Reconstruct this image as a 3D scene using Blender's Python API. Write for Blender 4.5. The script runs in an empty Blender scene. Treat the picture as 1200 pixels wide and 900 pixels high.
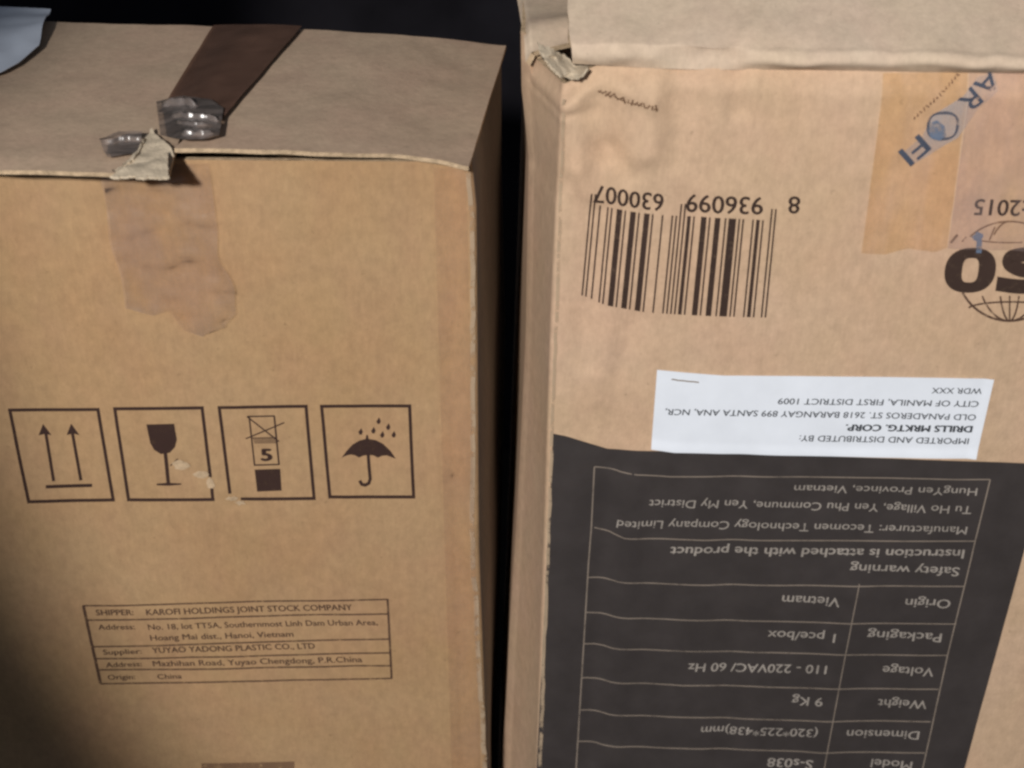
import bpy, bmesh, math, random
from mathutils import Vector, noise
random.seed(7)
R = math.radians
sc = bpy.context.scene
C = sc.collection

# ------------------------------------------------------------------ camera
F = 1730.0                      # focal length in photo pixels (photo 1200 x 900)
PITCH = R(31.3)
CAM = Vector((0, 0, 0.84))
cd = bpy.data.cameras.new('camera'); cam = bpy.data.objects.new('camera', cd); C.objects.link(cam)
cd.sensor_width = 36; cd.lens = 36 * F / 1200; cd.clip_start = .01; cd.clip_end = 50
cam.location = CAM; cam.rotation_euler = (R(90) - PITCH, 0, 0)
cd.dof.use_dof = True; cd.dof.focus_distance = 0.72; cd.dof.aperture_fstop = 11
sc.camera = cam

# ------------------------------------------------------------------ light
w = bpy.data.worlds.new('World'); sc.world = w; w.use_nodes = True
bg = w.node_tree.nodes['Background']
bg.inputs[0].default_value = (.74, .83, 1.0, 1); bg.inputs[1].default_value = .155

def spot(name, loc, target, power, col, size, blend, rad):
    l = bpy.data.lights.new(name, 'SPOT'); o = bpy.data.objects.new(name, l); C.objects.link(o)
    l.energy = power; l.color = col; l.spot_size = R(size); l.spot_blend = blend; l.shadow_soft_size = rad
    o.location = loc
    o.rotation_euler = (Vector(target) - Vector(loc)).to_track_quat('-Z', 'Y').to_euler()
    return o
spot('room_lamp', (-.36, -.95, 1.38), (.3663, .60, .543), 149, (1, .965, .92), 39.75, .10, .05)  # cone shaped so its soft edge stands in for the lower-left shadow

vs = sc.view_settings
vs.view_transform = 'Standard'; vs.look = 'None'; vs.gamma = 1; vs.use_curve_mapping = False
vs.exposure = 0
sc.cycles.pixel_filter_type = 'BLACKMAN_HARRIS'; sc.cycles.filter_width = 2.7
sc.cycles.transparent_max_bounces = 16

# ------------------------------------------------------------------ helpers
FWD = Vector((0, math.cos(PITCH), -math.sin(PITCH)))
UP = Vector((0, math.sin(PITCH), math.cos(PITCH)))
def ray(px, py):
    return FWD * F + Vector((1, 0, 0)) * (px - 600) - UP * (py - 450)
def on_z(px, py, z):            # where a photo point meets a level surface of height z
    d = ray(px, py); return CAM + d * ((z - CAM.z) / d.z)
def on_plane(px, py, p, n):
    d = ray(px, py); return CAM + d * ((p - CAM).dot(n) / d.dot(n))

def smooth(a, b, x):
    t = min(1, max(0, (x - a) / (b - a))); return t * t * (3 - 2 * t)
def lerp(a, b, t): return a + (b - a) * t
def poly_at(pl, s):             # point on a polyline, s in 0..1 by length
    L = [math.dist(pl[i], pl[i + 1]) for i in range(len(pl) - 1)]
    T = sum(L) * s
    for i, l in enumerate(L):
        if T <= l or i == len(L) - 1:
            k = T / l if l else 0
            return tuple(pl[i][j] + (pl[i + 1][j] - pl[i][j]) * k for j in range(len(pl[i])))
        T -= l
def nz(p, f, o=0.0): return noise.noise(Vector((p[0] * f + o, p[1] * f + o * 1.7, p[2] * f - o)))

def cat(pts, n=7):
    out = []
    for i in range(len(pts) - 1):
        p0 = pts[max(0, i - 1)]; p1 = pts[i]; p2 = pts[i + 1]; p3 = pts[min(len(pts) - 1, i + 2)]
        for j in range(n):
            t = j / n
            out.append(tuple(.5 * (2 * p1[q] + (p2[q] - p0[q]) * t + (2 * p0[q] - 5 * p1[q] + 4 * p2[q] - p3[q]) * t * t + (3 * p1[q] - p0[q] - 3 * p2[q] + p3[q]) * t ** 3) for q in (0, 1)))
    return out + [pts[-1]]

class Face:
    """Upright front of a carton: u runs along it, v is height, with its own dents."""
    def __init__(s, ref, y, theta, amp):
        d = ray(*ref); s.O = CAM + d * (y / d.y); s.O.z = 0
        s.U = Vector((math.cos(theta), -math.sin(theta), 0)); s.N = Vector((-math.sin(theta), -math.cos(theta), 0))
        s.creases = []; s.amp = amp; s.off = y * 31 + theta * 50; s.extra = None
    def uv(s, px, py):
        p = on_plane(px, py, s.O, s.N); return ((p - s.O).dot(s.U), p.z)
    def crease(s, a, b, depth, width):
        s.creases.append((s.uv(*a), s.uv(*b), depth, width))
    def disp(s, u, v):
        d = s.amp * nz((u, v, 0), 7, s.off) + s.amp * .45 * nz((u, v, 0), 19, s.off + 5) + s.amp * .16 * nz((u, v, 0), 48, s.off + 9)
        for a, b, dep, wd in s.creases:
            ax, ay = a; bx, by = b
            dx, dy = bx - ax, by - ay; l2 = dx * dx + dy * dy
            t = min(1, max(0, ((u - ax) * dx + (v - ay) * dy) / l2))
            q = ((u - ax - t * dx) ** 2 + (v - ay - t * dy) ** 2) / (wd * wd)
            if q < 9: d += dep * math.exp(-q)
        if s.extra: d += s.extra(u, v)
        return d
    def pos(s, u, v, e=0.0):
        return s.O + s.U * u + Vector((0, 0, v)) + s.N * (s.disp(u, v) + e)
    def at(s, px, py, e=0.0):
        u, v = s.uv(px, py); return s.pos(u, v, e)

def empty(name, loc, label=None, cat=None):
    o = bpy.data.objects.new(name, None); C.objects.link(o); o.location = loc
    o.empty_display_size = .05
    if label: o['label'] = label; o['category'] = cat
    return o
def link(name, me, mat, parent=None):
    o = bpy.data.objects.new(name, me); C.objects.link(o)
    for m in (mat if isinstance(mat, (list, tuple)) else [mat]): me.materials.append(m)
    if parent:
        o.parent = parent
        root = parent
        while root.parent: root = root.parent
        o.location = -root.location if parent == root else (0, 0, 0)
    return o
def mesh_of(verts, faces, sm=True):
    me = bpy.data.meshes.new('m'); me.from_pydata([tuple(v) for v in verts], [], faces); me.update()
    if sm: me.polygons.foreach_set('use_smooth', [True] * len(me.polygons))
    return me
def grid(fn, nu, nv):
    vs_ = [fn(i / nu, j / nv) for j in range(nv + 1) for i in range(nu + 1)]
    fs = [(j * (nu + 1) + i, j * (nu + 1) + i + 1, (j + 1) * (nu + 1) + i + 1, (j + 1) * (nu + 1) + i) for j in range(nv) for i in range(nu)]
    return vs_, fs
def sheet(name, fn, nu, nv, mat, parent, thick=0.0, rim=None, flip=False):
    v, f = grid(fn, nu, nv)
    if flip: f = [tuple(reversed(q)) for q in f]
    o = link(name, mesh_of(v, f), [mat, rim or mat], parent)
    if thick:
        m = o.modifiers.new('thickness', 'SOLIDIFY'); m.thickness = thick; m.offset = -1; m.use_even_offset = False
        m.material_offset_rim = 1
        e = o.modifiers.new('split', 'EDGE_SPLIT'); e.split_angle = R(50)
    return o
def coons(top, bot):
    def fn(s, t):
        a = poly_at(top, s); b = poly_at(bot, s)
        return (lerp(a[0], b[0], t), lerp(a[1], b[1], t))
    return fn

# ------------------------------------------------------------------ materials
def nodes(name):
    m = bpy.data.materials.new(name); m.use_nodes = True; nt = m.node_tree
    return m, nt, nt.nodes['Principled BSDF'], nt.nodes['Material Output']
def N(nt, t, **kw):
    n = nt.nodes.new(t)
    for k, v in kw.items():
        if k.startswith('i_'): n.inputs[k[2:].replace('_', ' ')].default_value = v
        else: setattr(n, k, v)
    return n
def mixc(nt, fac, a, b, mode='MIX'):
    n = nt.nodes.new('ShaderNodeMix'); n.data_type = 'RGBA'; n.blend_type = mode
    for sock, val in ((n.inputs[0], fac), (n.inputs[6], a), (n.inputs[7], b)):
        if hasattr(val, 'links'): nt.links.new(val, sock)
        elif isinstance(val, (int, float)): sock.default_value = val
        else: sock.default_value = (*val, 1) if len(val) == 3 else val
    return n.outputs[2]
def coords(nt, scale):
    tc = N(nt, 'ShaderNodeNewGeometry'); mp = N(nt, 'ShaderNodeMapping'); mp.inputs['Scale'].default_value = scale
    nt.links.new(tc.outputs['Position'], mp.inputs[0]); return mp.outputs[0]
def noise_n(nt, scale3, sc_, det=3, rough=.55):
    n = N(nt, 'ShaderNodeTexNoise', i_Scale=sc_, i_Detail=det, i_Roughness=rough)
    nt.links.new(coords(nt, scale3), n.inputs['Vector']); return n.outputs['Fac']
def ramp(nt, src, a, b):
    n = N(nt, 'ShaderNodeMapRange'); n.inputs[1].default_value = a; n.inputs[2].default_value = b
    nt.links.new(src, n.inputs[0]); return n.outputs[0]

def cardboard(name, c1, c2, c3, flute=True, bump=.25, rough=.82):
    m, nt, b, out = nodes(name); L = nt.links.new
    blot = ramp(nt, noise_n(nt, (1, 1, 1), 16, 4), .35, .68)
    col = mixc(nt, blot, c1, c2)
    blot2 = ramp(nt, noise_n(nt, (1, 1, .55), 42, 5, .6), .45, .75)
    f2 = N(nt, 'ShaderNodeMath', operation='MULTIPLY'); L(blot2, f2.inputs[0]); f2.inputs[1].default_value = .55
    col = mixc(nt, f2.outputs[0], col, c3)
    mot = N(nt, 'ShaderNodeMapRange'); mot.inputs[1].default_value = .25; mot.inputs[2].default_value = .75; mot.inputs[3].default_value = .86; mot.inputs[4].default_value = 1.13
    L(noise_n(nt, (1, 1, .8), 190, 5, .75), mot.inputs[0])
    mc = N(nt, 'ShaderNodeCombineColor'); [L(mot.outputs[0], mc.inputs[i]) for i in range(3)]
    col = mixc(nt, 1.0, col, mc.outputs[0], 'MULTIPLY')
    hue = ramp(nt, noise_n(nt, (1, 1, .7), 28, 3), .40, .66)
    hk = N(nt, 'ShaderNodeMath', operation='MULTIPLY'); L(hue, hk.inputs[0]); hk.inputs[1].default_value = .55
    col = mixc(nt, hk.outputs[0], col, (1.03, .955, .98), 'MULTIPLY')
    rub = ramp(nt, noise_n(nt, (1, 1, .3), 75, 5, .75), .62, .80)
    rk = N(nt, 'ShaderNodeMath', operation='MULTIPLY'); L(rub, rk.inputs[0]); rk.inputs[1].default_value = .30
    col = mixc(nt, rk.outputs[0], col, tuple(min(1, x * 1.22 + .02) for x in c2))
    fib = noise_n(nt, (1, 1, .22), 620, 3, .7)
    fm = N(nt, 'ShaderNodeMapRange'); fm.inputs[1].default_value = .3; fm.inputs[2].default_value = .7; fm.inputs[3].default_value = .95; fm.inputs[4].default_value = 1.04
    L(fib, fm.inputs[0])
    fc = N(nt, 'ShaderNodeCombineColor'); [L(fm.outputs[0], fc.inputs[i]) for i in range(3)]
    col = mixc(nt, 1.0, col, fc.outputs[0], 'MULTIPLY')
    fleck = ramp(nt, noise_n(nt, (1, 1, 1), 260, 2), .70, .78)
    fk = N(nt, 'ShaderNodeMath', operation='MULTIPLY'); L(fleck, fk.inputs[0]); fk.inputs[1].default_value = .35
    col = mixc(nt, fk.outputs[0], col, tuple(x * .45 for x in c1))
    L(col, b.inputs['Base Color'])
    b.inputs['Roughness'].default_value = rough; b.inputs['Specular IOR Level'].default_value = .25
    h = N(nt, 'ShaderNodeMath', operation='ADD'); L(noise_n(nt, (1, 1, .5), 330, 4, .65), h.inputs[0])
    if flute:
        wv = N(nt, 'ShaderNodeTexWave', i_Scale=26, i_Distortion=.6, i_Detail=1); wv.wave_type = 'BANDS'; wv.bands_direction = 'X'
        L(coords(nt, (1, 1, .12)), wv.inputs['Vector'])
        k = N(nt, 'ShaderNodeMath', operation='MULTIPLY'); L(wv.outputs['Fac'], k.inputs[0]); k.inputs[1].default_value = .35
        L(k.outputs[0], h.inputs[1])
    else: h.inputs[1].default_value = 0
    bp = N(nt, 'ShaderNodeBump', i_Strength=bump, i_Distance=.0009); L(h.outputs[0], bp.inputs['Height']); L(bp.outputs[0], b.inputs['Normal'])
    return m

def ink(name, col, wear=.35, rough=.75, scale=240):
    m, nt, b, out = nodes(name); L = nt.links.new
    v = ramp(nt, noise_n(nt, (1, 1, 1), 55, 3), .35, .7)
    L(mixc(nt, v, tuple(x * .9 for x in col), tuple(min(1, x * 1.12) for x in col)), b.inputs['Base Color'])
    b.inputs['Roughness'].default_value = rough; b.inputs['Specular IOR Level'].default_value = .25
    if wear:
        tr = N(nt, 'ShaderNodeBsdfTransparent'); mx = N(nt, 'ShaderNodeMixShader')
        f = ramp(nt, noise_n(nt, (1, 1, 1), scale, 4, .7), .50, .82)
        k = N(nt, 'ShaderNodeMath', operation='MULTIPLY_ADD'); L(f, k.inputs[0]); k.inputs[1].default_value = wear * 1.6; k.inputs[2].default_value = wear * .25
        k.use_clamp = True
        L(k.outputs[0], mx.inputs[0]); L(b.outputs[0], mx.inputs[1]); L(tr.outputs[0], mx.inputs[2]); L(mx.outputs[0], out.inputs[0])
    return m

def film(name, tint, haze, hazecol, rough=.12, bump=.5, bscale=55, gloss=1.0, floor=0.0, tint2=None):
    """Packing tape: tinted clear film, partly hazy, glossy and wrinkled."""
    m, nt, b, out = nodes(name); L = nt.links.new
    tr = N(nt, 'ShaderNodeBsdfTransparent'); tr.inputs[0].default_value = (*tint, 1)
    df = N(nt, 'ShaderNodeBsdfDiffuse'); df.inputs[0].default_value = (*hazecol, 1)
    gl = N(nt, 'ShaderNodeBsdfGlossy'); gl.inputs['Roughness'].default_value = rough
    bp = N(nt, 'ShaderNodeBump', i_Strength=bump, i_Distance=.002)
    L(noise_n(nt, (1, 1, 1), bscale, 3), bp.inputs['Height']); L(bp.outputs[0], gl.inputs['Normal'])
    if tint2: L(mixc(nt, ramp(nt, noise_n(nt, (1, 1, .22), 58, 3), .42, .62), tint, tint2), tr.inputs[0])
    hz = N(nt, 'ShaderNodeMath', operation='MULTIPLY'); L(ramp(nt, noise_n(nt, (1, 1, .5), 60, 4), .3, .7), hz.inputs[0]); hz.inputs[1].default_value = haze
    hf = N(nt, 'ShaderNodeMath', operation='MULTIPLY_ADD'); L(hz.outputs[0], hf.inputs[0]); hf.inputs[1].default_value = 1 - floor; hf.inputs[2].default_value = haze * floor
    m1 = N(nt, 'ShaderNodeMixShader'); L(hf.outputs[0], m1.inputs[0]); L(tr.outputs[0], m1.inputs[1]); L(df.outputs[0], m1.inputs[2])
    fr = N(nt, 'ShaderNodeFresnel', i_IOR=1.45)
    fg = N(nt, 'ShaderNodeMath', operation='MULTIPLY'); L(fr.outputs[0], fg.inputs[0]); fg.inputs[1].default_value = gloss
    m2 = N(nt, 'ShaderNodeMixShader'); L(fg.outputs[0], m2.inputs[0]); L(m1.outputs[0], m2.inputs[1]); L(gl.outputs[0], m2.inputs[2])
    L(m2.outputs[0], out.inputs[0])
    return m

def plain(name, col, rough=.7, spec=.3, var=.2, scale=60, bump=0):
    m, nt, b, out = nodes(name); L = nt.links.new
    v = ramp(nt, noise_n(nt, (1, 1, 1), scale, 4), .3, .7)
    L(mixc(nt, v, tuple(x * (1 - var) for x in col), tuple(min(1, x * (1 + var)) for x in col)), b.inputs['Base Color'])
    b.inputs['Roughness'].default_value = rough; b.inputs['Specular IOR Level'].default_value = spec
    if bump:
        bp = N(nt, 'ShaderNodeBump', i_Strength=bump, i_Distance=.001); L(noise_n(nt, (1, 1, 1), scale * 5, 4), bp.inputs['Height']); L(bp.outputs[0], b.inputs['Normal'])
    return m

M = {}
M['card_a'] = cardboard('brown_cardboard', (.378, .238, .121), (.398, .258, .139), (.355, .218, .123), bump=.3)
M['shaded_side'] = cardboard('shaded_side_cardboard', (.215, .185, .155), (.25, .21, .175), (.19, .16, .135))  # brown cardboard with the gap's cool shade mixed into its colour
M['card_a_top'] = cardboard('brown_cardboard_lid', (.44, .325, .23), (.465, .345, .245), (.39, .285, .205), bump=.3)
M['card_b'] = cardboard('pale_brown_cardboard', (.52, .365, .235), (.55, .385, .265), (.49, .34, .225), bump=.3)
M['card_b_top'] = cardboard('pale_cardboard_flap', (.55, .435, .315), (.58, .46, .35), (.52, .40, .30), flute=False, bump=.15)
M['cut'] = plain('cut_corrugated_edge', (.50, .37, .24), .9, .1, .3, 300, .6)
M['torn'] = plain('torn_kraft_paper', (.56, .465, .345), .95, .1, .12, 120, .6)
M['ink'] = ink('dark_brown_ink', (.040, .020, .016), .22)
M['ink_thin'] = ink('faded_brown_ink', (.085, .046, .032), .65, .75, 300)
M['ink_bar'] = ink('black_brown_ink', (.045, .026, .020), .25)
M['ink_faint'] = ink('faint_brown_ink', (.20, .115, .068), .8)
M['panel'] = ink('charcoal_print', (.048, .041, .040), .08, .45, 300)
M['white_ink'] = ink('pale_print', (.35, .31, .275), .42, .8, 260)
M['line_ink'] = ink('pale_thin_print', (.26, .21, .17), .40, .8, 120)
M['label'] = plain('white_label_paper', (.74, .78, .85), .6, .3, .03, 80)
M['label_ink'] = ink('label_black_ink', (.045, .05, .06), .22, .7, 300)
M['tape_white'] = film('whitish_tape', (.97, .97, .98), .38, (.48, .50, .55), .4, .3, 90, .5)
M['blue_ink'] = ink('blue_print', (.15, .20, .29), .9, .75, 150)
M['navy_ink'] = ink('navy_print', (.075, .088, .125), 1.0, .75, 170)
M['scuff'] = plain('scuffed_paper', (.50, .365, .235), .95, .1, .15, 400, .5)
M['wear'] = ink('rubbed_kraft', (.50, .375, .255), 1.3, .9, 90)
M['tape_clear'] = film('clear_tape', (.995, .985, .99), .27, (.40, .31, .275), .20, .75, 70, 1.6)
M['tape_brown'] = film('brown_tape', (.40, .28, .22), .88, (.150, .085, .062), .26, .30, 45, 1.2, .7)
M['tape_silver'] = film('crinkled_tape', (.80, .74, .70), .62, (.27, .225, .205), .30, .25, 120, 2.6, .5)
M['tape_edge'] = film('thin_clear_tape', (.995, .985, .985), .10, (.42, .31, .27), .35, .3, 60, .8)
M['tape_amber'] = film('amber_tape', (.975, .925, .84), .09, (.45, .28, .12), .35, .15, 60, .5, 0, (.985, .955, .93))
M['tape_haze'] = film('hazy_tape', (.965, .945, .96), .26, (.48, .36, .33), .4, .2, 60, .5, 0, (.985, .96, .94))
M['dark_wall'] = plain('dark_wall_paint', (.013, .012, .015), .9, .05, .4, 9)
M['dark_floor'] = plain('dark_floor', (.018, .015, .014), .9, .05, .3, 12)
M['sheet'] = plain('blue_white_plastic', (.52, .57, .66), .45, .4, .12, 30)

# ------------------------------------------------------------------ setting
def slab(name, pts, mat):
    me = mesh_of(pts, [(0, 1, 2, 3)], False); o = link(name, me, mat); o['kind'] = 'structure'; return o
slab('floor', [(-3, -3, 0), (3, -3, 0), (3, 3, 0), (-3, 3, 0)], M['dark_floor'])
slab('back_wall', [(-3, 1.25, 0), (3, 1.25, 0), (3, 1.25, 2.5), (-3, 1.25, 2.5)], M['dark_wall'])

# ------------------------------------------------------------------ ink
def text_mesh(s, bold=0.0, shear=0.0, spacing=1.0):
    cu = bpy.data.curves.new('t', 'FONT'); cu.body = s; cu.size = 1; cu.resolution_u = 3
    cu.offset = bold; cu.shear = shear; cu.space_character = spacing; cu.fill_mode = 'FRONT'
    o = bpy.data.objects.new('t', cu); C.objects.link(o)
    dg = bpy.context.evaluated_depsgraph_get(); dg.update()
    me = bpy.data.meshes.new_from_object(o.evaluated_get(dg))
    v = [(p.co.x, p.co.y) for p in me.vertices]; f = [tuple(p.vertices) for p in me.polygons]
    bpy.data.objects.remove(o); bpy.data.curves.remove(cu); bpy.data.meshes.remove(me)
    return v, f
_v, _ = text_mesh('H'); CAP = max(y for x, y in _v)

class Ink:
    def __init__(s, ox=0, oy=0, k=1.0): s.v = []; s.f = []; s.o = (ox, oy, k)
    def P(s, p): ox, oy, k = s.o; return (ox + p[0] / k, oy + p[1] / k)
    def poly(s, pts):
        b = len(s.v); s.v += [(*s.P(p), 0) for p in pts]; s.f.append(tuple(range(b, b + len(pts))))
    def line(s, p, q, wd):
        dx, dy = q[0] - p[0], q[1] - p[1]; l = math.hypot(dx, dy) or 1; nx, ny = -dy / l * wd / 2, dx / l * wd / 2
        s.poly([(p[0] + nx, p[1] + ny), (q[0] + nx, q[1] + ny), (q[0] - nx, q[1] - ny), (p[0] - nx, p[1] - ny)])
    def stroke(s, pts, wd, closed=False):
        n = len(pts); L_, R_ = [], []
        for i, p in enumerate(pts):
            a = pts[(i - 1) % n] if closed or i else p; c = pts[(i + 1) % n] if closed or i < n - 1 else p
            d1 = Vector((p[0] - a[0], p[1] - a[1])); d2 = Vector((c[0] - p[0], c[1] - p[1]))
            if d1.length: d1.normalize()
            if d2.length: d2.normalize()
            t = d1 + d2; t = t.normalized() if t.length > 1e-6 else d2
            nrm = Vector((-t.y, t.x)); ref = d2 if d2.length else d1
            k = max(.35, abs(nrm.dot(Vector((-ref.y, ref.x))))); h = wd / 2 / k
            L_.append((p[0] + nrm.x * h, p[1] + nrm.y * h)); R_.append((p[0] - nrm.x * h, p[1] - nrm.y * h))
        for i in range(n if closed else n - 1):
            j = (i + 1) % n; s.poly([L_[i], L_[j], R_[j], R_[i]])
    def ellipse(s, c, rx, ry, n=16, skew=0):
        s.poly([(c[0] + rx * math.cos(a) + skew * ry * math.sin(a), c[1] + ry * math.sin(a)) for a in [2 * math.pi * i / n for i in range(n)]])
    def text(s, t, a, b, up, bold=0.0, shear=0.0, mid=True):
        v, f = text_mesh(t, 0, shear); x0 = min(p[0] for p in v); x1 = max(p[0] for p in v)
        A = s.P(a); B = s.P(b); k = s.o[2]; U_ = (up[0] / k, up[1] / k)
        for layer, (sx, sy) in enumerate([(0, 0)] if bold <= 0 else [(-bold, 0), (bold, 0), (0, bold * .6), (0, -bold * .6)]):
            base = len(s.v)
            for x, y in v:
                q = (x + sx - x0) / (x1 - x0); h = (y + sy) / CAP - (.5 if mid else 0)
                s.v.append((lerp(A[0], B[0], q) + U_[0] * h, lerp(A[1], B[1], q) + U_[1] * h, layer))
            s.f += [tuple(i + base for i in g) for g in f]
    def build(s, name, face, mat, parent, e, label=None):
        bm = bmesh.new(); vs_ = [bm.verts.new((x, y, z)) for x, y, z in s.v]
        for f in s.f:
            try: bm.faces.new([vs_[i] for i in f])
            except ValueError: pass
        bmesh.ops.triangulate(bm, faces=bm.faces[:])
        for _ in range(5):
            lg = [ed for ed in bm.edges if ed.calc_length() > 11]
            if not lg: break
            bmesh.ops.subdivide_edges(bm, edges=lg, cuts=1); bmesh.ops.triangulate(bm, faces=[q for q in bm.faces if len(q.verts) > 3])
        cache = {}
        for v in bm.verts:
            v.co = face.at(v.co.x, v.co.y, e + v.co.z * .00002)
        bm.normal_update()
        for f in bm.faces:
            if f.normal.dot(face.N) < 0: f.normal_flip()
            f.smooth = True
        me = bpy.data.meshes.new(name); bm.to_mesh(me); bm.free()
        o = link(name, me, mat, parent)
        if label: o['label'] = label
        return o

# ------------------------------------------------------------------ carton body
def carton_body(name, face, ufl, ufr, back_r, back_l, ztop, mat, parent, side_mat=None, rad=.004, rim_dip=None, side_amp=.0012, flare=None):
    """Four-sided shell with rounded upright edges; ufl/ufr give the front's ends at height z, back_* the rear corners."""
    nz_ = 190; zmax = ztop
    fr = [i / 110 for i in range(111)]
    rows = []
    for j in range(nz_ + 1):
        t = j / nz_
        z = zmax * (1 - (1 - t) ** 1.25) if t < 1 else zmax
        a, b = ufl(z), ufr(z); row = []
        BR, BL = back_r(z), back_l(z)
        FLp = face.O + face.U * a; FRp = face.O + face.U * b
        dR = (Vector((*BR, 0)) - Vector((FRp.x, FRp.y, 0))); lenR = dR.length; dR.normalize()
        dL = (Vector((*BL, 0)) - Vector((FLp.x, FLp.y, 0))); lenL = dL.length; dL.normalize()
        def addp(p): row.append(Vector((p.x, p.y, z)))
        for q in fr:                                            # front
            u = lerp(a + rad, b - rad, q); p = face.pos(u, z); addp(p)
        e0 = face.pos(b - rad, z); cR = face.pos(b, z); e1 = cR + dR * rad       # right front edge
        for q in (.25, .5, .75): addp(e0.lerp(cR, q).lerp(cR.lerp(e1, q), q))
        nR = Vector((dR.y, -dR.x, 0))
        n = 14
        for i in range(n + 1):
            q = i / n; p = e1.lerp(Vector((*BR, z)), q); wv = math.sin(math.pi * q) * side_amp * 2 * nz((q * .3, z, 1), 9, 3.3)
            addp(p + nR * wv)
        for i in range(1, 12): addp(Vector((*BR, z)).lerp(Vector((*BL, z)), i / 12))
        e3 = face.pos(a + rad, z); cL = face.pos(a, z); e2 = cL + dL * rad
        nL = Vector((-dL.y, dL.x, 0)); p_mid = e2.lerp(Vector((*BL, z)), .21).x
        for i in range(41):
            q = (1 - i / 40) ** 1.6; p = e2.lerp(Vector((*BL, z)), q); wv = math.sin(math.pi * q) * side_amp * 2 * nz((q * .3, z, 2), 9, 7.7)
            if flare: wv += flare(z, p_mid) * (smooth(0, 1, q / .42) * .5 + .5 * min(1, q / .21) if q < .21 else lerp(1, 0, (q - .21) / .79))
            addp(p + nL * wv)
        for q in (.25, .5, .75): addp(e2.lerp(cL, q).lerp(cL.lerp(e3, q), q))
        rows.append(row)
    if rim_dip:
        for j, row in enumerate(rows):
            for p in row:
                k = smooth(zmax - .03, zmax, p.z)
                if k > 0: p.z -= k * rim_dip(p)
    m = len(rows[0]); v = [p for r in rows for p in r]
    f = [(j * m + i, j * m + (i + 1) % m, (j + 1) * m + (i + 1) % m, (j + 1) * m + i) for j in range(nz_) for i in range(m)]
    f.append(tuple(reversed(range(m))))
    o = link(name, mesh_of(v, f), [mat, M['cut']], parent)
    o.data.polygons[len(f) - 1].use_smooth = False
    if side_mat:                # the right-hand side panel, its grey shade painted into the cardboard colour
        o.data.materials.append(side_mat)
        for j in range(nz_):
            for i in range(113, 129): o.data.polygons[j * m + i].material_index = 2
    s = o.modifiers.new('thickness', 'SOLIDIFY'); s.thickness = .003; s.offset = -1; s.material_offset_rim = 1
    e = o.modifiers.new('split', 'EDGE_SPLIT'); e.split_angle = R(60)
    return o

# ================================================================== LEFT CARTON
A = Face((553, 190), .60, R(1.0), .0011)
HA = A.uv(553, 190)[1]
for xx, dep, wd in ((492, -.0004, .0022), (507, .0005, .003), (527, -.0005, .0025), (543, .0004, .002)):
    A.crease((xx - 3, 200), (xx + 6, 560), dep, wd); A.crease((xx + 6, 560), (xx + 16, 900), dep, wd)
A.crease((230, 250), (262, 300), .0008, .006); A.crease((262, 300), (258, 375), .0006, .005); A.crease((135, 240), (160, 350), -.0009, .007)
A.crease((210, 545), (235, 560), -.0009, .004); A.crease((272, 590), (286, 592), -.0009, .003)
boxA = empty('cardboard_box', (-.15, .67, 0),
             'brown cardboard box with four handling symbols and brown tape across its lid', 'box')
uA_top = 0.0
_fra = [A.uv(x, y) for x, y in ((553, 190), (558.5, 245), (559.5, 380), (561.5, 640), (571, 900))]
def uFRA(z):
    if z >= _fra[0][1]: return _fra[0][0]
    for (u0, z0), (u1, z1) in zip(_fra, _fra[1:]):
        if z >= z1: return lerp(u0, u1, (z - z0) / (z1 - z0))
    return _fra[-1][0]
uFLA = lambda z: -.292
def column(px, y):              # an upright edge standing at depth y, followed down the photo
    q = []
    for x, yy in px:
        d = ray(x, yy); p = CAM + d * (y / d.y); q.append((p.x, p.z))
    def fn(z):
        if z >= q[0][1]: return q[0][0]
        for (x0, z0), (x1, z1) in zip(q, q[1:]):
            if z >= z1: return lerp(x0, x1, (z - z0) / (z1 - z0))
        return q[-1][0]
    return fn
cRA = column([(588, 190), (592, 380), (587, 640), (578, 890)], A.O.y + .152)
def backRA(z): return (cRA(z), A.O.y + .152)
def backLA(z): p = A.O + A.U * -.292; return (p.x + .008, p.y + .152)
bodyA = carton_body('box_body', A, uFLA, uFRA, backRA, backLA, HA, M['card_a'], boxA, M['shaded_side'], .0035)

zA = HA + .0045
rfc = coons([(352, 33), (480, 42), (593, 50)], [(204, 173), (300, 175), (400, 178), (478, 181), (520, 185), (549, 191)])
def right_flap(s, t):
    p = on_z(*rfc(s, t), zA + .0060 * (1 - smooth(.40, .86, s)))
    drop = smooth(.7, 1.0, s) * .0018
    sag = .0008 * nz(p, 20, 2) + .0005 * nz(p, 60, 4)
    p.z += sag - drop
    return p
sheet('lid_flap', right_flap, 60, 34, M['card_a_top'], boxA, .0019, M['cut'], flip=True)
lfc = coons([(-95, 18), (90, 26), (252, 31)], [(-190, 186), (0, 196), (90, 200), (197, 205)])
def left_flap(s, t):
    p = on_z(*lfc(s, t), zA + .0015)
    p.z += .0009 * nz(p, 18, 6) + .0005 * nz(p, 55, 1) - .0015 * smooth(.9, 1, t) * (1 - s * .4)
    return p
sheet('lid_flap', left_flap, 60, 34, M['card_a_top'], boxA, .0019, M['cut'], flip=True)

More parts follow.
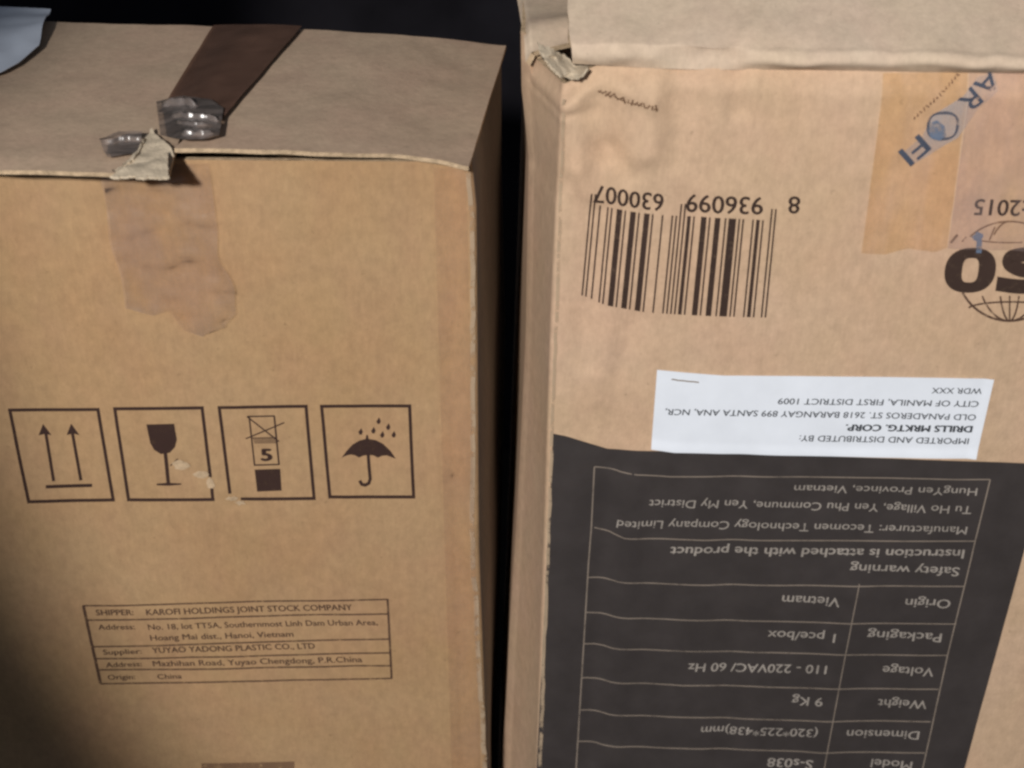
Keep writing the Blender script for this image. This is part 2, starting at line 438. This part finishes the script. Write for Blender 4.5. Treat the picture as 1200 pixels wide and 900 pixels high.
# tape along the lid seam, its loose crinkled end, and what is left of it on the front
tc = coons([(250, 29), (300, 28), (354, 30)], [(186, 132), (222, 139), (259, 141)])
def lid_tape(s, t):
    p = on_z(*tc(s, t), zA + lerp(.0034, .0086, smooth(.05, .5, s)))
    p.z += .0005 * nz(p, 45, 8) + .0011 * smooth(.6, 1, t) * nz(p, 120, 3)
    return p
sheet('tape', lid_tape, 30, 50, M['tape_brown'], boxA, 0, flip=True)
te = coons([(183, 118), (215, 112), (246, 116), (262, 126)], [(188, 158), (215, 164), (238, 163), (257, 158)])
def loose_end(s, t):
    p = on_z(*te(s, t), zA + lerp(.0050, .0098, smooth(0, .5, s)))
    p.z += .0004 * nz((p.x * .4, p.y, 0), 190, 5)
    for c_, h_, s0, s1 in ((.20, .0034, .06, .62), (.50, .0028, .20, .97), (.66, .0018, .26, .80), (.90, .0024, .34, .92)):
        tt = t + .035 * nz((s, c_, 0), 6, 3) - .06 * (s - .5)
        saw = smooth(c_ - .16, c_ - .012, tt) * (1 - smooth(c_ - .010, c_ + .014, tt))
        p.z += h_ * saw * smooth(s0, s0 + .12, s) * (1 - smooth(s1 - .10, s1, s)) * (.8 + .5 * nz((s, c_, 3), 11, 1))
    return p
sheet('tape', loose_end, 60, 150, M['tape_silver'], boxA, 0, flip=True)['label'] = 'crinkled silvery loose end of the tape'
ts = coons([(117, 168), (140, 160), (168, 160)], [(126, 184), (142, 182), (160, 180)])
def tape_scrap(s, t):
    p = on_z(*ts(s, t), zA + .0038)
    p.z += .0006 * nz((p.x * .3, p.y, 0), 200, 15) + .0004 * nz(p, 160, 2) + .0022 * (1 - smooth(.20, .27, t + .08 * nz((s, 0, 0), 5))) ; return p
sheet('tape', tape_scrap, 30, 70, M['tape_silver'], boxA, 0, flip=True)
def torn(name, top, bot, z, lift, parent):
    fn = coons(top, bot)
    def g(s, t):
        x, y = fn(s, t)
        if s in (0, 1) or t in (0, 1): x += 2.2 * nz((x, y, 0), .37, 2); y += 1.6 * nz((x, y, 1), .41, 5)
        p = on_z(x, y, z); p.z += .0010 * nz(p, 150, 3) + lift * (1 - t) * s; return p
    return sheet(name, g, 26, 16, M['torn'], parent, .0012, M['torn'], flip=True)
torn('torn_paper', [(160, 186), (170, 163), (178, 152), (184, 160), (201, 176)], [(131, 201), (150, 194), (170, 189), (185, 184), (203, 180)], zA + .0030, .001, boxA)
torn('torn_paper', [(136, 202), (160, 192), (197, 180)], [(128, 206), (165, 207), (197, 206)], zA + .0036, .001, boxA)

ft = coons([(118, 196), (170, 200), (205, 190), (245, 190)], [(150, 360), (178, 368), (200, 362), (215, 385), (240, 392), (262, 380)])
def front_tape(s, t):
    x, y = ft(s, t)
    bulge = math.sin(math.pi * t)
    x += 8 * bulge * (s - .5) + 10 * nz((s, t, 0), 4, 2) * t + (16 * smooth(.55, .8, t) * (1 - smooth(.9, 1, t)) * s)
    p = A.at(x, y, .0006); n = .0016 * nz((p.x, p.y, p.z * .8), 75, 2) + .0017 * nz((p.x * .6, p.y, p.z), 170, 6)
    lift = .0004 * (smooth(.93, .985, s) * smooth(.45, .6, t) + smooth(.95, .99, t) * smooth(.5, .7, s))
    return p + A.N * (.0017 + n * .42 + lift)
sheet('tape', front_tape, 130, 150, M['tape_clear'], boxA, 0, flip=True)['label'] = 'clear wrinkled tape peeling on the front'

eb = coons([(508, 196), (528, 197), (546, 199)], [(530, 930), (548, 931), (564, 932)])
sheet('tape', lambda s, t: A.at(*eb(s, t), .0007), 40, 200, M['tape_edge'], boxA, 0, flip=True)['label'] = 'hazy tape band down the edge of the front'
# handling symbols
def frame_quad(k, q, w_, gaps=()):
    for i in range(4):
        a, b = q[i], q[(i + 1) % 4]; segs = [(0, 1)]
        for gi, g0, g1 in gaps:
            if gi == i: segs = [(0, g0), (g1, 1)]
        dx, dy = (b[0] - a[0]), (b[1] - a[1]); l = math.hypot(dx, dy); ex = w_ / 2 / l
        for s0, s1 in segs:
            s0_ = s0 - ex if s0 == 0 else s0; s1_ = s1 - ex if s1 == 1 else s1
            n = 5; pts = [(a[0] + dx * lerp(s0_, s1_, i_ / n), a[1] + dy * lerp(s0_, s1_, i_ / n)) for i_ in range(n + 1)]
            pts = [(x + random.uniform(-.8, .8), y + random.uniform(-.8, .8)) if 0 < i_ < n else (x, y) for i_, (x, y) in enumerate(pts)]
            k.stroke(pts, w_)
k = Ink(0, 460, 4.8)
frame_quad(k, [(52, 103), (550, 97), (635, 607), (160, 617)], 18)
for (hx, hy), (sx, sy), (ex, ey) in (((240, 180), (256, 235), (300, 502)), ((398, 178), (406, 235), (453, 498))):
    k.line((sx, sy), (ex, ey), 17); k.poly([(hx, hy), (hx + 47, hy + 64), (hx + 14, hy + 56), (hx - 25, hy + 64)])
k.line((256, 533), (516, 526), 19)
k.build('handling_symbol', A, M['ink'], boxA, .0002, 'this side up symbol with two arrows')
k = Ink(0, 460, 4.8)
frame_quad(k, [(645, 92), (1137, 85), (1198, 600), (722, 605)], 18, [(1, .76, .85)])
k.poly([(824, 178), (980, 174), (986, 215), (995, 262), (985, 305), (955, 338), (905, 345), (868, 322), (846, 285), (834, 230)])
k.line((930, 338), (948, 515), 20); k.poly([(880, 512), (940, 506), (1020, 510), (1020, 517), (950, 523), (882, 521)])
k.line((958, 412), (1000, 374), 6)
k.build('handling_symbol', A, M['ink'], boxA, .0002, 'fragile symbol with a wine glass')
k = Ink(240, 460, 4.615)
frame_quad(k, [(78, 80), (548, 72), (592, 568), (140, 575)], 17, [(3, 0, .06), (2, .88, 1)])
k.stroke([(232, 128), (378, 125)], 8); k.line((240, 128), (270, 392), 8); k.line((376, 125), (402, 388), 9); k.line((266, 390), (404, 386), 8)
k.line((258, 244), (390, 240), 5)
for i in range(4): k.line((262 + i * 2, 250 + i * 7), (392 + i, 247 + i * 7), 3.5)
k.line((228, 128), (402, 262), 7); k.line((222, 248), (430, 160), 7)
k.text('5', (308, 334), (360, 334), (-4, -62), .05)
k.poly([(270, 414), (408, 410), (416, 527), (284, 533)])
k.build('handling_symbol', A, M['ink'], boxA, .0002, 'stacking limit symbol reading 5')
k = Ink(240, 460, 4.615)
frame_quad(k, [(632, 72), (1108, 70), (1130, 560), (677, 560)], 17)
dome = [(740, 350), (768, 312), (800, 278), (838, 256), (870, 248), (874, 226), (882, 226), (886, 248), (925, 254), (965, 274), (1005, 312), (1034, 354)]
scal = [(1010, 345), (985, 336), (960, 338), (937, 348), (912, 336), (885, 334), (858, 338), (835, 348), (812, 336), (790, 332), (765, 338)]
k.poly(dome + scal)
k.stroke([(884, 330), (889, 400), (895, 462), (888, 486), (868, 496), (850, 492), (838, 472)], 17)
for x, y in ((843, 210), (912, 203), (940, 152), (992, 183), (960, 225), (1022, 224)):
    k.poly([(x + 3, y - 20), (x + 12, y), (x + 6, y + 15), (x - 6, y + 15), (x - 12, y + 1)])
k.build('handling_symbol', A, M['ink'], boxA, .0002, 'keep dry symbol with an umbrella and drops')

# address table
k = Ink(90, 690, 3.158)
k.line((25, 62), (88, 350), 11); k.line((1150, 38), (1165, 332), 8)
for a, b in (((22, 62), (1153, 38)), ((40, 115), (1152, 92)), ((60, 212), (1157, 187)), ((70, 258), (1160, 238)), ((80, 300), (1163, 285)), ((88, 350), (1167, 332))):
    n = 9; k.stroke([(lerp(a[0], b[0], i / n), lerp(a[1], b[1], i / n) + random.uniform(-1.2, 1.2)) for i in range(n + 1)], 5.5)
k.build('table_lines', A, M['ink_thin'], boxA, .0002)
for s, a, b, c in (('SHIPPER:', (72, 86), (210, 84), 20), ('KAROFI HOLDINGS JOINT STOCK COMPANY', (258, 84), (1018, 68), 21),
                   ('Address:', (80, 140), (215, 137), 18), ('No. 18, lot TT5A, Southernmost Linh Dam Urban Area,', (265, 138), (1112, 124), 20),
                   ('Hoang Mai dist., Hanoi, Vietnam', (273, 178), (800, 168), 20),
                   ('Supplier:', (98, 233), (240, 228), 18), ('YUYAO YADONG PLASTIC CO., LTD', (280, 225), (880, 212), 20),
                   ('Address:', (108, 281), (240, 276), 18), ('Mazhihan Road, Yuyao Chengdong, P.R.China', (282, 275), (1055, 262), 20),
                   ('Origin:', (115, 327), (215, 324), 17), ('China', (298, 324), (388, 321), 17)):
    k = Ink(90, 690, 3.158); k.text(s, a, b, (-4, -c), .022 if s.isupper() else .016)
    k.build('printed_text', A, M['ink_thin'], boxA, .0002)
def scribble(k_, a, b, h, n, wd):      # print too small to read
    dx, dy = b[0] - a[0], b[1] - a[1]; l = math.hypot(dx, dy); tx, ty = dx / l, dy / l
    for i in range(n):
        q = (i + .5) / n; x, y = a[0] + dx * q, a[1] + dy * q; m = random.uniform(.25, .5) * h; o_ = random.uniform(-.35, .35) * h
        k_.line((x - ty * m - tx * o_, y + tx * m - ty * o_), (x + ty * m + tx * o_, y - tx * m + ty * o_), wd)
        if random.random() < .6: k_.line((x - tx * h * .3, y - ty * h * .3 + m * .4), (x + tx * h * .35, y + ty * h * .35 + m * .3), wd * .8)
# scuffs where the print layer has come off, a dark nick in the corner, and the top of a print cut off by the photo
def blob(k_, c, rx, ry, n=14, j=.35):
    k_.poly([(c[0] + rx * math.cos(a) * random.uniform(1 - j, 1 + j), c[1] + ry * math.sin(a) * random.uniform(1 - j, 1 + j)) for a in [2 * math.pi * i / n for i in range(n)]])
for c, rx, ry in (((213, 545), 10, 5), ((236, 556), 11, 4), ((247, 566), 5, 6), ((282, 589), 6, 3), ((272, 584), 7, 3)):
    k = Ink(); blob(k, c, rx, ry); k.build('scuff', A, M['scuff'], boxA, .0004)
k = Ink(); blob(k, (548, 197), 3.4, 2.4, 9, .2); k.build('nick', A, M['ink'], boxA, .0004)
k = Ink(); k.poly([(236, 894), (300, 893), (345, 892), (345, 935), (238, 935)]); k.build('printed_patch', A, M['ink_faint'], boxA, .0002)

k = Ink()
k.stroke([(548 + random.uniform(-1, 1) + 14 * max(0, (y - 640) / 260) + 6 * min(1, (y - 200) / 60), y) for y in range(202, 905, 14)], 5.5)
k.build('worn_edge', A, M['wear'], boxA, .0003)
# pale sheet lying on the rear left of the lid
shc = coons([(-60, 4), (0, 8), (60, 12)], [(-70, 104), (2, 84), (22, 74), (46, 54)])
def pale_sheet(s, t):
    p = on_z(*shc(s, t), zA + .0045); p.z += .0012 * abs(nz(p, 40, 4)) + .004 * smooth(.0, .55, t) * (1 - smooth(.55, 1, t)); return p
shO = sheet('paper_sheet', pale_sheet, 20, 20, M['sheet'], None, .0004, flip=True)
shO['label'] = 'bluish white sheet lying on the rear corner of the taped lid'; shO['category'] = 'sheet'

# ================================================================== RIGHT CARTON
B = Face((650, 300), .60, R(2.6), .0012)
HB = B.uv(900, 84)[1]
for a, b, dep, wd in (((700, 118), (712, 175), -.0016, .007), ((712, 175), (738, 205), -.0014, .005), ((735, 100), (742, 215), .0012, .006),
                      ((790, 88), (796, 190), -.0011, .006), ((830, 90), (835, 150), .0008, .006), ((668, 110), (676, 190), .0012, .005),
                      ((690, 240), (686, 420), -.0012, .006), ((742, 372), (728, 440), -.0011, .004), ((712, 330), (700, 470), .0010, .006),
                      ((880, 92), (1205, 96), .0010, .0035), ((760, 92), (880, 96), .0012, .004), ((1010, 88), (1010, 290), .0003, .003),
                      ((655, 150), (652, 230), -.0014, .004), ((676, 200), (694, 232), .0013, .004), ((655, 128), (690, 132), -.0010, .003),
                      ((716, 90), (760, 120), .0012, .004), ((770, 100), (762, 180), .0014, .005), ((815, 95), (818, 240), -.0008, .006), ((860, 90), (866, 130), -.0009, .004),
                      ((668, 540), (640, 880), .0012, .010), ((716, 545), (690, 890), -.0011, .006), ((745, 540), (722, 890), .0009, .007), ((862, 545), (846, 890), -.0007, .009), ((1000, 700), (960, 900), .0007, .010)):
    B.crease(a, b, dep * (1.7 if a[1] < 250 and b[1] < 260 else 1.25), wd)
topB = HB
def shoulder(u, v):             # the panel rolls back into its fold line
    return -.0050 * smooth(topB - .010, topB - .001, v)
B.extra = shoulder
boxB = empty('cardboard_box', (.17, .70, 0),
             'paler brown cardboard box printed upside down with barcode, charcoal panel and white label', 'box')
uFLB_ = [(B.uv(657, 110)), (B.uv(651, 240)), (B.uv(645, 380)), (B.uv(637, 640)), (B.uv(628, 900)), (B.uv(626, 990))]
def uFLB(z):
    for (u0, z0), (u1, z1) in zip(uFLB_, uFLB_[1:]):
        if z >= z1: return lerp(u0, u1, max(-1.0, min(1, (z - z0) / (z1 - z0))))
    return uFLB_[-1][0]
uFRB = lambda z: .325
cMB = column([(610, 45), (611, 110), (620, 190), (619, 260), (617, 400), (606, 640), (588, 890)], .64)
cLB = column([(614, 40), (609, 200), (602, 400), (594, 640), (584, 890)], .79)
def backLB(z):
    return (cLB(z), .79)
def backRB(z): return (B.O.x + .325 + .01, .775)
def dip(p):
    q = B.U.dot(p - B.O) - uFLB(HB)
    return .0085 * (1 - smooth(.0, .016, q)) if p.y < .64 else 0
bodyB = carton_body('box_body', B, uFLB, uFRB, backRB, backLB, HB, M['card_b'], boxB, None, .0030, dip, flare=lambda z, xm: max(0, xm - cMB(z)))

# front flap rising from the fold, side flap under it, torn corner
AL = R(24)
Dv = Vector((math.sin(R(2.6)) * math.cos(AL), math.cos(R(2.6)) * math.cos(AL), math.sin(AL)))
Nf = B.U.cross(Dv).normalized()
hinge = B.O + Vector((0, 0, HB + .0088)) - B.N * .0032
if Nf.z < 0: Nf = -Nf
lft = [(on_plane(x, y, hinge, Nf) - hinge).dot(B.U) for x, y in ((672, 74), (671, 55), (668, 20), (666, 0), (664, -40))]
lfd = [(on_plane(x, y, hinge, Nf) - hinge).dot(Dv) for x, y in ((672, 74), (671, 55), (668, 20), (666, 0), (664, -40))]
def ul(d):
    for i in range(4):
        if d <= lfd[i + 1]: return lerp(lft[i], lft[i + 1], (d - lfd[i]) / (lfd[i + 1] - lfd[i]))
    return lft[4]
FD = .135
roll = cat([(-.0008, -.0006), (.0046, .0034), (.0050, .0058), (.0026, .0082), (0, .0088)], 5); d0 = .0115
def front_flap(s, t):
    d = FD * (t ** 1.6); u = lerp(ul(d) + .0006 * nz((d, 0, 0), 90), .323, s)
    if d < d0:                  # the roll that hangs over the fold line
        amt = .25 + .60 * smooth(.06, .12, u) + .8 * nz((u, 0, 0), 24, 3) + .35 * nz((u, d, 0), 90, 5)
        q = poly_at(roll, d / d0)
        p = hinge + B.U * u + B.N * (q[0] * amt) + Vector((0, 0, q[1] - .0088 + .0012 * nz((u, 0, 0), 40, 8) * smooth(0, .004, d))); kd = smooth(0, d0, d)
    else:
        p = hinge + B.U * u + Dv * (d - d0) + Vector((0, 0, .0012 * nz((u, 0, 0), 40, 8) * (1 - smooth(d0, d0 + .02, d)))); kd = 1
    p += Nf * kd * ( .0022 * nz((u, d, 0), 13, 4) + .0018 * nz((u, d, 0), 34, 2) + .0020 * nz((u * 1.6 - d * .5, d * .35, 0), 42, 8)
               + .0016 * math.exp(-((u - .07 - d * .5) / .006) ** 2) * smooth(.002, .02, d))
    if s < .12: p += Nf * (.002 * (1 - s / .12))
    return p
sheet('front_flap', front_flap, 150, 70, M['card_b_top'], boxB, .0026, M['cut'])
def side_flap(s, t):
    fy = lerp(50 - 12 * s, -60, t)
    x0 = lerp(629, 608, t) if t > 0 else 629
    if fy < 0: x0 = lerp(608, 596, -fy / 60)
    else: x0 = lerp(608, 616, fy / 50)
    x1 = x0 + 66 * (1 - .2 * t)
    z = HB + .001
    p = on_z(lerp(x0, x1, s), fy, z)
    edge = (1 - smooth(0, .13, t))
    p.z += .0008 * nz(p, 50, 3) - .004 * edge * edge - .004 * (1 - smooth(0, .12, s))
    p.z += .0018 * math.exp(-((t - .14) / .07) ** 2)
    return p
sheet('side_flap', side_flap, 30, 50, M['card_b_top'], boxB, .0026, M['cut'])
crT = [(630, 50), (646, 55), (658, 64), (672, 73), (690, 77)]
crB = [(641, 73), (650, 82), (661, 91), (672, 92), (688, 81)]
crc = coons(crT, crB)
def torn_corner(s, t):
    x, y = crc(s, t)
    if s in (0, 1) or t in (0, 1): x += 2.6 * nz((x, y, 0), .35, 2); y += 2.6 * nz((x, y, 1), .33, 5)
    p = on_plane(x, y, B.O - B.N * (.012 * (1 - t) - .002), B.N)
    p += B.N * (.006 * nz(p, 150, 4) + .002 * nz(p, 320, 2)); return p
sheet('torn_corner', torn_corner, 40, 18, M['torn'], boxB, .0008, M['torn'], flip=True)

# charcoal panel and its table
pt = [(648, 508), (664, 511), (690, 519), (712, 526), (760, 528), (860, 531), (1000, 536), (1100, 539), (1228, 544)]
pb = [(626, 960), (650, 961), (672, 962), (690, 962), (740, 963), (815, 964), (950, 966), (1030, 966), (1112, 968)]
pc_ = coons(pt, pb)
def panel_fn(s, t):
    x, y = pc_(s, t); x -= 0 if s > .01 else 0
    return B.at(x + (6 * math.sin(math.pi * t) * 0), y, .0002)
panel = sheet('printed_panel', panel_fn, 200, 110, M['panel'], boxB, flip=True); panel['label'] = 'charcoal printed panel with a table'
def Dp(x, y): return (670 + x / 2.264, 530 + y / 2.264)
def Ep(x, y): return (630 + x / 2.182, 660 + y / 2.182)
k = Ink(); LW = 1.25
def rl(pts, wd=LW):
    q = []
    for a, b in zip(pts, pts[1:]):
        for i in range(6): q.append((lerp(a[0], b[0], i / 6), lerp(a[1], b[1], i / 6) + random.uniform(-.25, .25)))
    k.stroke(q + [pts[-1]], wd)
rl([Dp(60, 38), Dp(130, 52), Dp(260, 65), Dp(600, 65), Dp(1110, 72)])
rl([Dp(60, 200), Dp(140, 225), Dp(350, 232), Dp(1070, 235)])
for l, r in (((130, 35), (1090, 58)), ((125, 125), (1070, 155)), ((118, 205), (1048, 235)), ((112, 292), (1025, 322)), ((108, 375), (1005, 405)), ((103, 455), (990, 485))):
    rl([Ep(*l), Ep(l[0] + 75, l[1] + 9), Ep(l[0] + 260, l[1] + 19), Ep((l[0] + r[0]) / 2 + 60, (l[1] + r[1]) / 2 + 9), Ep(*r)])
rl([Dp(60, 38), Dp(52, 200), Ep(130, 0), Ep(118, 205), Ep(100, 500), Ep(92, 640)], 1.6)
rl([Dp(1110, 72), Dp(1070, 235), Ep(1105, 0), Ep(1048, 235), Ep(985, 524), Ep(955, 640)], 1.5)
rl([Ep(822, 50), Ep(775, 290), Ep(738, 490), Ep(712, 640)])
k.build('table_lines', B, M['line_ink'], panel, .0003)
for s, a, b, c, bd in (('HungYen Province, Vietnam', Dp(1075, 104), Dp(590, 97), 8.5, .005),
                   ('Tu Ho Village, Yen Phu Commune, Yen My District', Dp(1060, 152), Dp(205, 135), 9, .005),
                   ('Manufacturer: Tecomen Technology Company Limited', Dp(1048, 207), Dp(120, 189), 9, .005),
                   ('Instruction is attached with the product', Dp(1040, 269), Dp(262, 261), 10, .02),
                   ('Safety warning', Dp(1027, 316), Dp(738, 306), 10, .012),
                   ('Origin', Ep(1055, 103), Ep(940, 100), 10, .012), ('Vietnam', Ep(772, 98), Ep(625, 92), 10.5, .012),
                   ('Packaging', Ep(1032, 190), Ep(843, 182), 10, .012), ('1 pce/box', Ep(760, 189), Ep(588, 182), 10, .012),
                   ('Voltage', Ep(1012, 278), Ep(882, 272), 10, .012), ('110 - 220VAC/ 60 Hz', Ep(738, 270), Ep(385, 265), 9.5, .015),
                   ('Weight', Ep(995, 362), Ep(870, 357), 9.5, .012), ('9 Kg', Ep(728, 352), Ep(650, 350), 9.5, .012),
                   ('Dimension', Ep(975, 440), Ep(790, 435), 9.5, .008), ('(320*225*438)mm', Ep(715, 432), Ep(418, 428), 9, .008),
                   ('Model', Ep(957, 518), Ep(853, 511), 9.5, .01), ('S-s038', Ep(702, 512), Ep(588, 508), 10, .015)):
    k = Ink(); k.text(s, a, b, (-c * .18, c), bd); k.build('printed_text', B, M['white_ink'], panel, .0003)

# white distributor label
lt = [(770, 433), (800, 436), (850, 440), (1000, 441), (1164, 443)]
lb = [(763, 525), (790, 529), (850, 531), (1000, 534), (1143, 536)]
lc_ = coons(lt, lb)
lab = sheet('label', lambda s, t: B.at(*lc_(s, t), .0006 + .0011 * smooth(.86, 1, t) * (.5 + .9 * abs(nz((s, 0, 0), 4, 2))) + .0009 * smooth(.97, 1, s)), 110, 40, M['label'], boxB, .0003, flip=True); lab['label'] = 'white paper distributor label'
def Sp(x, y): return (740 + x / 2.609, 410 + y / 2.609)
for s, a, b, c, bd in (('WDR XXX', (1070, 123), (918, 122), 6.6, .012), ('CITY OF MANILA, FIRST DISTRICT 1009', (1060, 163), (448, 155), 6.8, .012),
                   ('OLD PANADEROS ST. 2618 BARANGAY 899 SANTA ANA, NCR,', (1052, 204), (103, 188), 6.8, .012),
                   ('DRILLS MRKTG. CORP.', (1040, 240), (655, 236), 7.2, .05), ('IMPORTED AND DISTRIBUTED BY:', (1030, 277), (513, 268), 6.8, .012)):
    k = Ink(); k.text(s, Sp(*a), Sp(*b), (-c * .2, c), bd); k.build('printed_text', B, M['label_ink'], lab, .0008)
k = Ink(); rl([Sp(122, 88), Sp(160, 93), Sp(206, 97)], 1.6); k.build('printed_line', B, M['line_ink'], lab, .0008)

# barcode, read upside down
Lc = ['0001101', '0011001', '0010011', '0111101', '0100011', '0110001', '0101111', '0111011', '0110111', '0001011']
Rc = [''.join('10'[int(b)] for b in c) for c in Lc]; Gc = [c[::-1] for c in Rc]
num = '8936099630007'
bits = '101' + ''.join((Lc if p == 'L' else Gc)[int(d)] for p, d in zip('LGLGGL', num[1:7])) + '01010' + ''.join(Rc[int(d)] for d in num[7:]) + '101'
guard = set([0, 1, 2, 45, 46, 47, 48, 49, 92, 93, 94])
Tn = [(691, 238), (716, 243), (745, 248), (772, 251), (810, 253), (850, 255), (909, 258)]
Bn = [(681, 347), (702, 354), (725, 360), (747, 365), (790, 368), (830, 370), (898, 372)]
k = Ink(); i = 0
while i < 95:
    if bits[i] == '1':
        j = i
        while j + 1 < 95 and bits[j + 1] == '1' and ((j + 1 in guard) == (i in guard)): j += 1
        s0, s1 = 1 - (j + 1) / 95 + .0008, 1 - i / 95 - .0008
        a, b, c, d = poly_at(Tn, s0), poly_at(Tn, s1), poly_at(Bn, s1), poly_at(Bn, s0)
        if i in guard:
            a = (lerp(d[0], a[0], 1.12), lerp(d[1], a[1], 1.12)); b = (lerp(c[0], b[0], 1.12), lerp(c[1], b[1], 1.12))
        k.poly([a, b, c, d]); i = j + 1
    else: i += 1
k.build('barcode', B, M['ink_bar'], boxB, .0002)
def Qp(x, y): return (660 + x / 4, 200 + y / 4)
for s, a, b, c in (('630007', (468, 148), (143, 104), 20), ('936099', (935, 162), (578, 153), 20), ('8', (1108, 158), (1056, 157), 19.5)):
    k = Ink(); k.text(s, Qp(*a), Qp(*b), (-1.2, c), .018); k.build('printed_text', B, M['ink_bar'], boxB, .0002)
k = Ink(); scribble(k, (771, 124), (701, 108), 8.5, 15, 2.2); k.build('printed_text', B, M['ink_faint'], boxB, .0002)

# certification mark: globe, letters, year
k = Ink(940, 200, 4.615)
def ring(c, ro, ri, sk):
    n = 40
    for i in range(n):
        a0, a1 = 2 * math.pi * i / n, 2 * math.pi * (i + 1) / n
        def pt_(a, r_, p_): ca, sa = math.cos(a), math.sin(a); x = r_[0] * math.copysign(abs(ca) ** p_, ca); y = r_[1] * math.copysign(abs(sa) ** p_, sa); return (c[0] + x - sk * y, c[1] + y)
        k.poly([pt_(a0, ro, .85), pt_(a1, ro, .85), pt_(a1, ri, .62), pt_(a0, ri, .62)])
ring((907, 534), (138, 122), (44, 66), .12)
k.stroke(cat([(1330, 478), (1270, 452), (1190, 450), (1130, 466), (1122, 500), (1170, 528), (1235, 542), (1290, 566), (1280, 606), (1210, 622), (1130, 618), (1048, 606)]), 78)
k.poly([(1400, 412), (1505, 412), (1480, 655), (1375, 655)])
k.build('certification_letters', B, M['ink_bar'], boxB, .0003)
k = Ink(940, 200, 4.615); cx, cy, rr = 1120, 520, 288
def arc(rx, ry, a0, a1, wd=13, cx_=None, cy_=None):
    n = 24; k.stroke([((cx_ or cx) + rx * math.cos(lerp(a0, a1, i / n)), (cy_ or cy) + ry * math.sin(lerp(a0, a1, i / n))) for i in range(n + 1)], wd)
arc(rr, rr, R(28), R(152))
for rx in (60, 175):
    arc(rx, rr, R(32), R(80), 10); arc(rx, rr, R(100), R(148), 10)
arc(rr * .78, 40, R(190), R(350), 10, None, 745)
k.line((1120, 672), (1120, 806), 9)
k.build('certification_globe', B, M['ink_thin'], boxB, .0002); k = Ink(940, 200, 4.615)
arc(rr, 250, R(222), R(300), 10); arc(120, 250, R(225), R(262), 9); arc(200, 30, R(70), R(160), 8, None, 355); k.line((1040, 300), (1010, 372), 9)
k.build('certification_globe', B, M['ink_faint'], boxB, .0002)
k = Ink(940, 200, 4.615); k.text('9001:2015', (1465, 205), (930, 192), (-12, 84), .02); k.build('printed_text', B, M['ink_bar'], boxB, .0003)
k = Ink(940, 200, 4.615); blob(k, (950, 352), 30, 30, 12, .35); k.line((955, 370), (952, 440), 30); k.build('ink_smudge', B, M['blue_ink'], boxB, .0005)
k = Ink(940, 200, 4.615); k.line((800, 385), (838, 340), 14); k.line((862, 378), (884, 352), 9); k.build('ink_smudge', B, M['ink_faint'], boxB, .0005)

# tapes over the fold, with the printed name on them
def tape_on(face, top, bot, mat, e, label):
    fn = coons(top, bot)
    def g(s, t):
        x, y = fn(s, t); p = face.at(x + (.8 * nz((t, s, 0), 9, e * 1e4) if s in (0, 1) else 0), y + (2.2 * nz((s, 0, 0), 6, e * 3e3) if t == 1 else 0), e); return p + face.N * .0002 * abs(nz(p, 90, 1))
    o = sheet('tape', g, 30, 40, mat, boxB, flip=True); o['label'] = label
tape_on(B, [(1036, 88), (1080, 88), (1136, 88)], [(1009, 295), (1036, 297), (1066, 290), (1092, 294), (1109, 289)], M['tape_amber'], .0007, 'amber strip of old tape')
tape_on(B, [(1138, 88), (1180, 88), (1290, 90)], [(1110, 290), (1160, 292), (1262, 296)], M['tape_haze'], .0007, 'hazy clear tape')
k = Ink(); k.poly([(1166, 88), (1170, 106), (1146, 126), (1122, 160), (1104, 170), (1078, 186), (1066, 192), (1056, 178), (1080, 158), (1092, 134), (1128, 112), (1148, 92)]); k.build('tape_print', B, M['tape_white'], boxB, .00105, 'whitish patch under the blue name')
k = Ink(); k.text('AR', (1169, 89), (1128, 124), (14, 16), .008); k.build('printed_text', B, M['navy_ink'], boxB, .0013)
k = Ink(); k.text('FI', (1083, 164), (1059, 184), (15, 17), .012); k.build('printed_text', B, M['navy_ink'], boxB, .0013)
k = Ink()
ring((1104, 146), (19, 17), (15.5, 13.5), .1); k.build('printed_text', B, M['navy_ink'], boxB, .0013)
k = Ink(); k.poly([(1090, 142), (1097, 139), (1106, 146), (1108, 158), (1100, 163), (1090, 160), (1086, 151)]); k.build('printed_drop', B, M['blue_ink'], boxB, .0015)
k = Ink(); scribble(k, (1126, 88), (1069, 138), 4.5, 15, 1.5); k.build('printed_line', B, M['ink_faint'], boxB, .0013)

k = Ink(); k.stroke([(x + random.uniform(-.8, .8), y) for x, y in [(lerp(660, 631, (y - 112) / 790) + 1.5, y) for y in range(114, 905, 14)]], 4)
k.build('worn_edge', B, M['wear'], boxB, .00035)
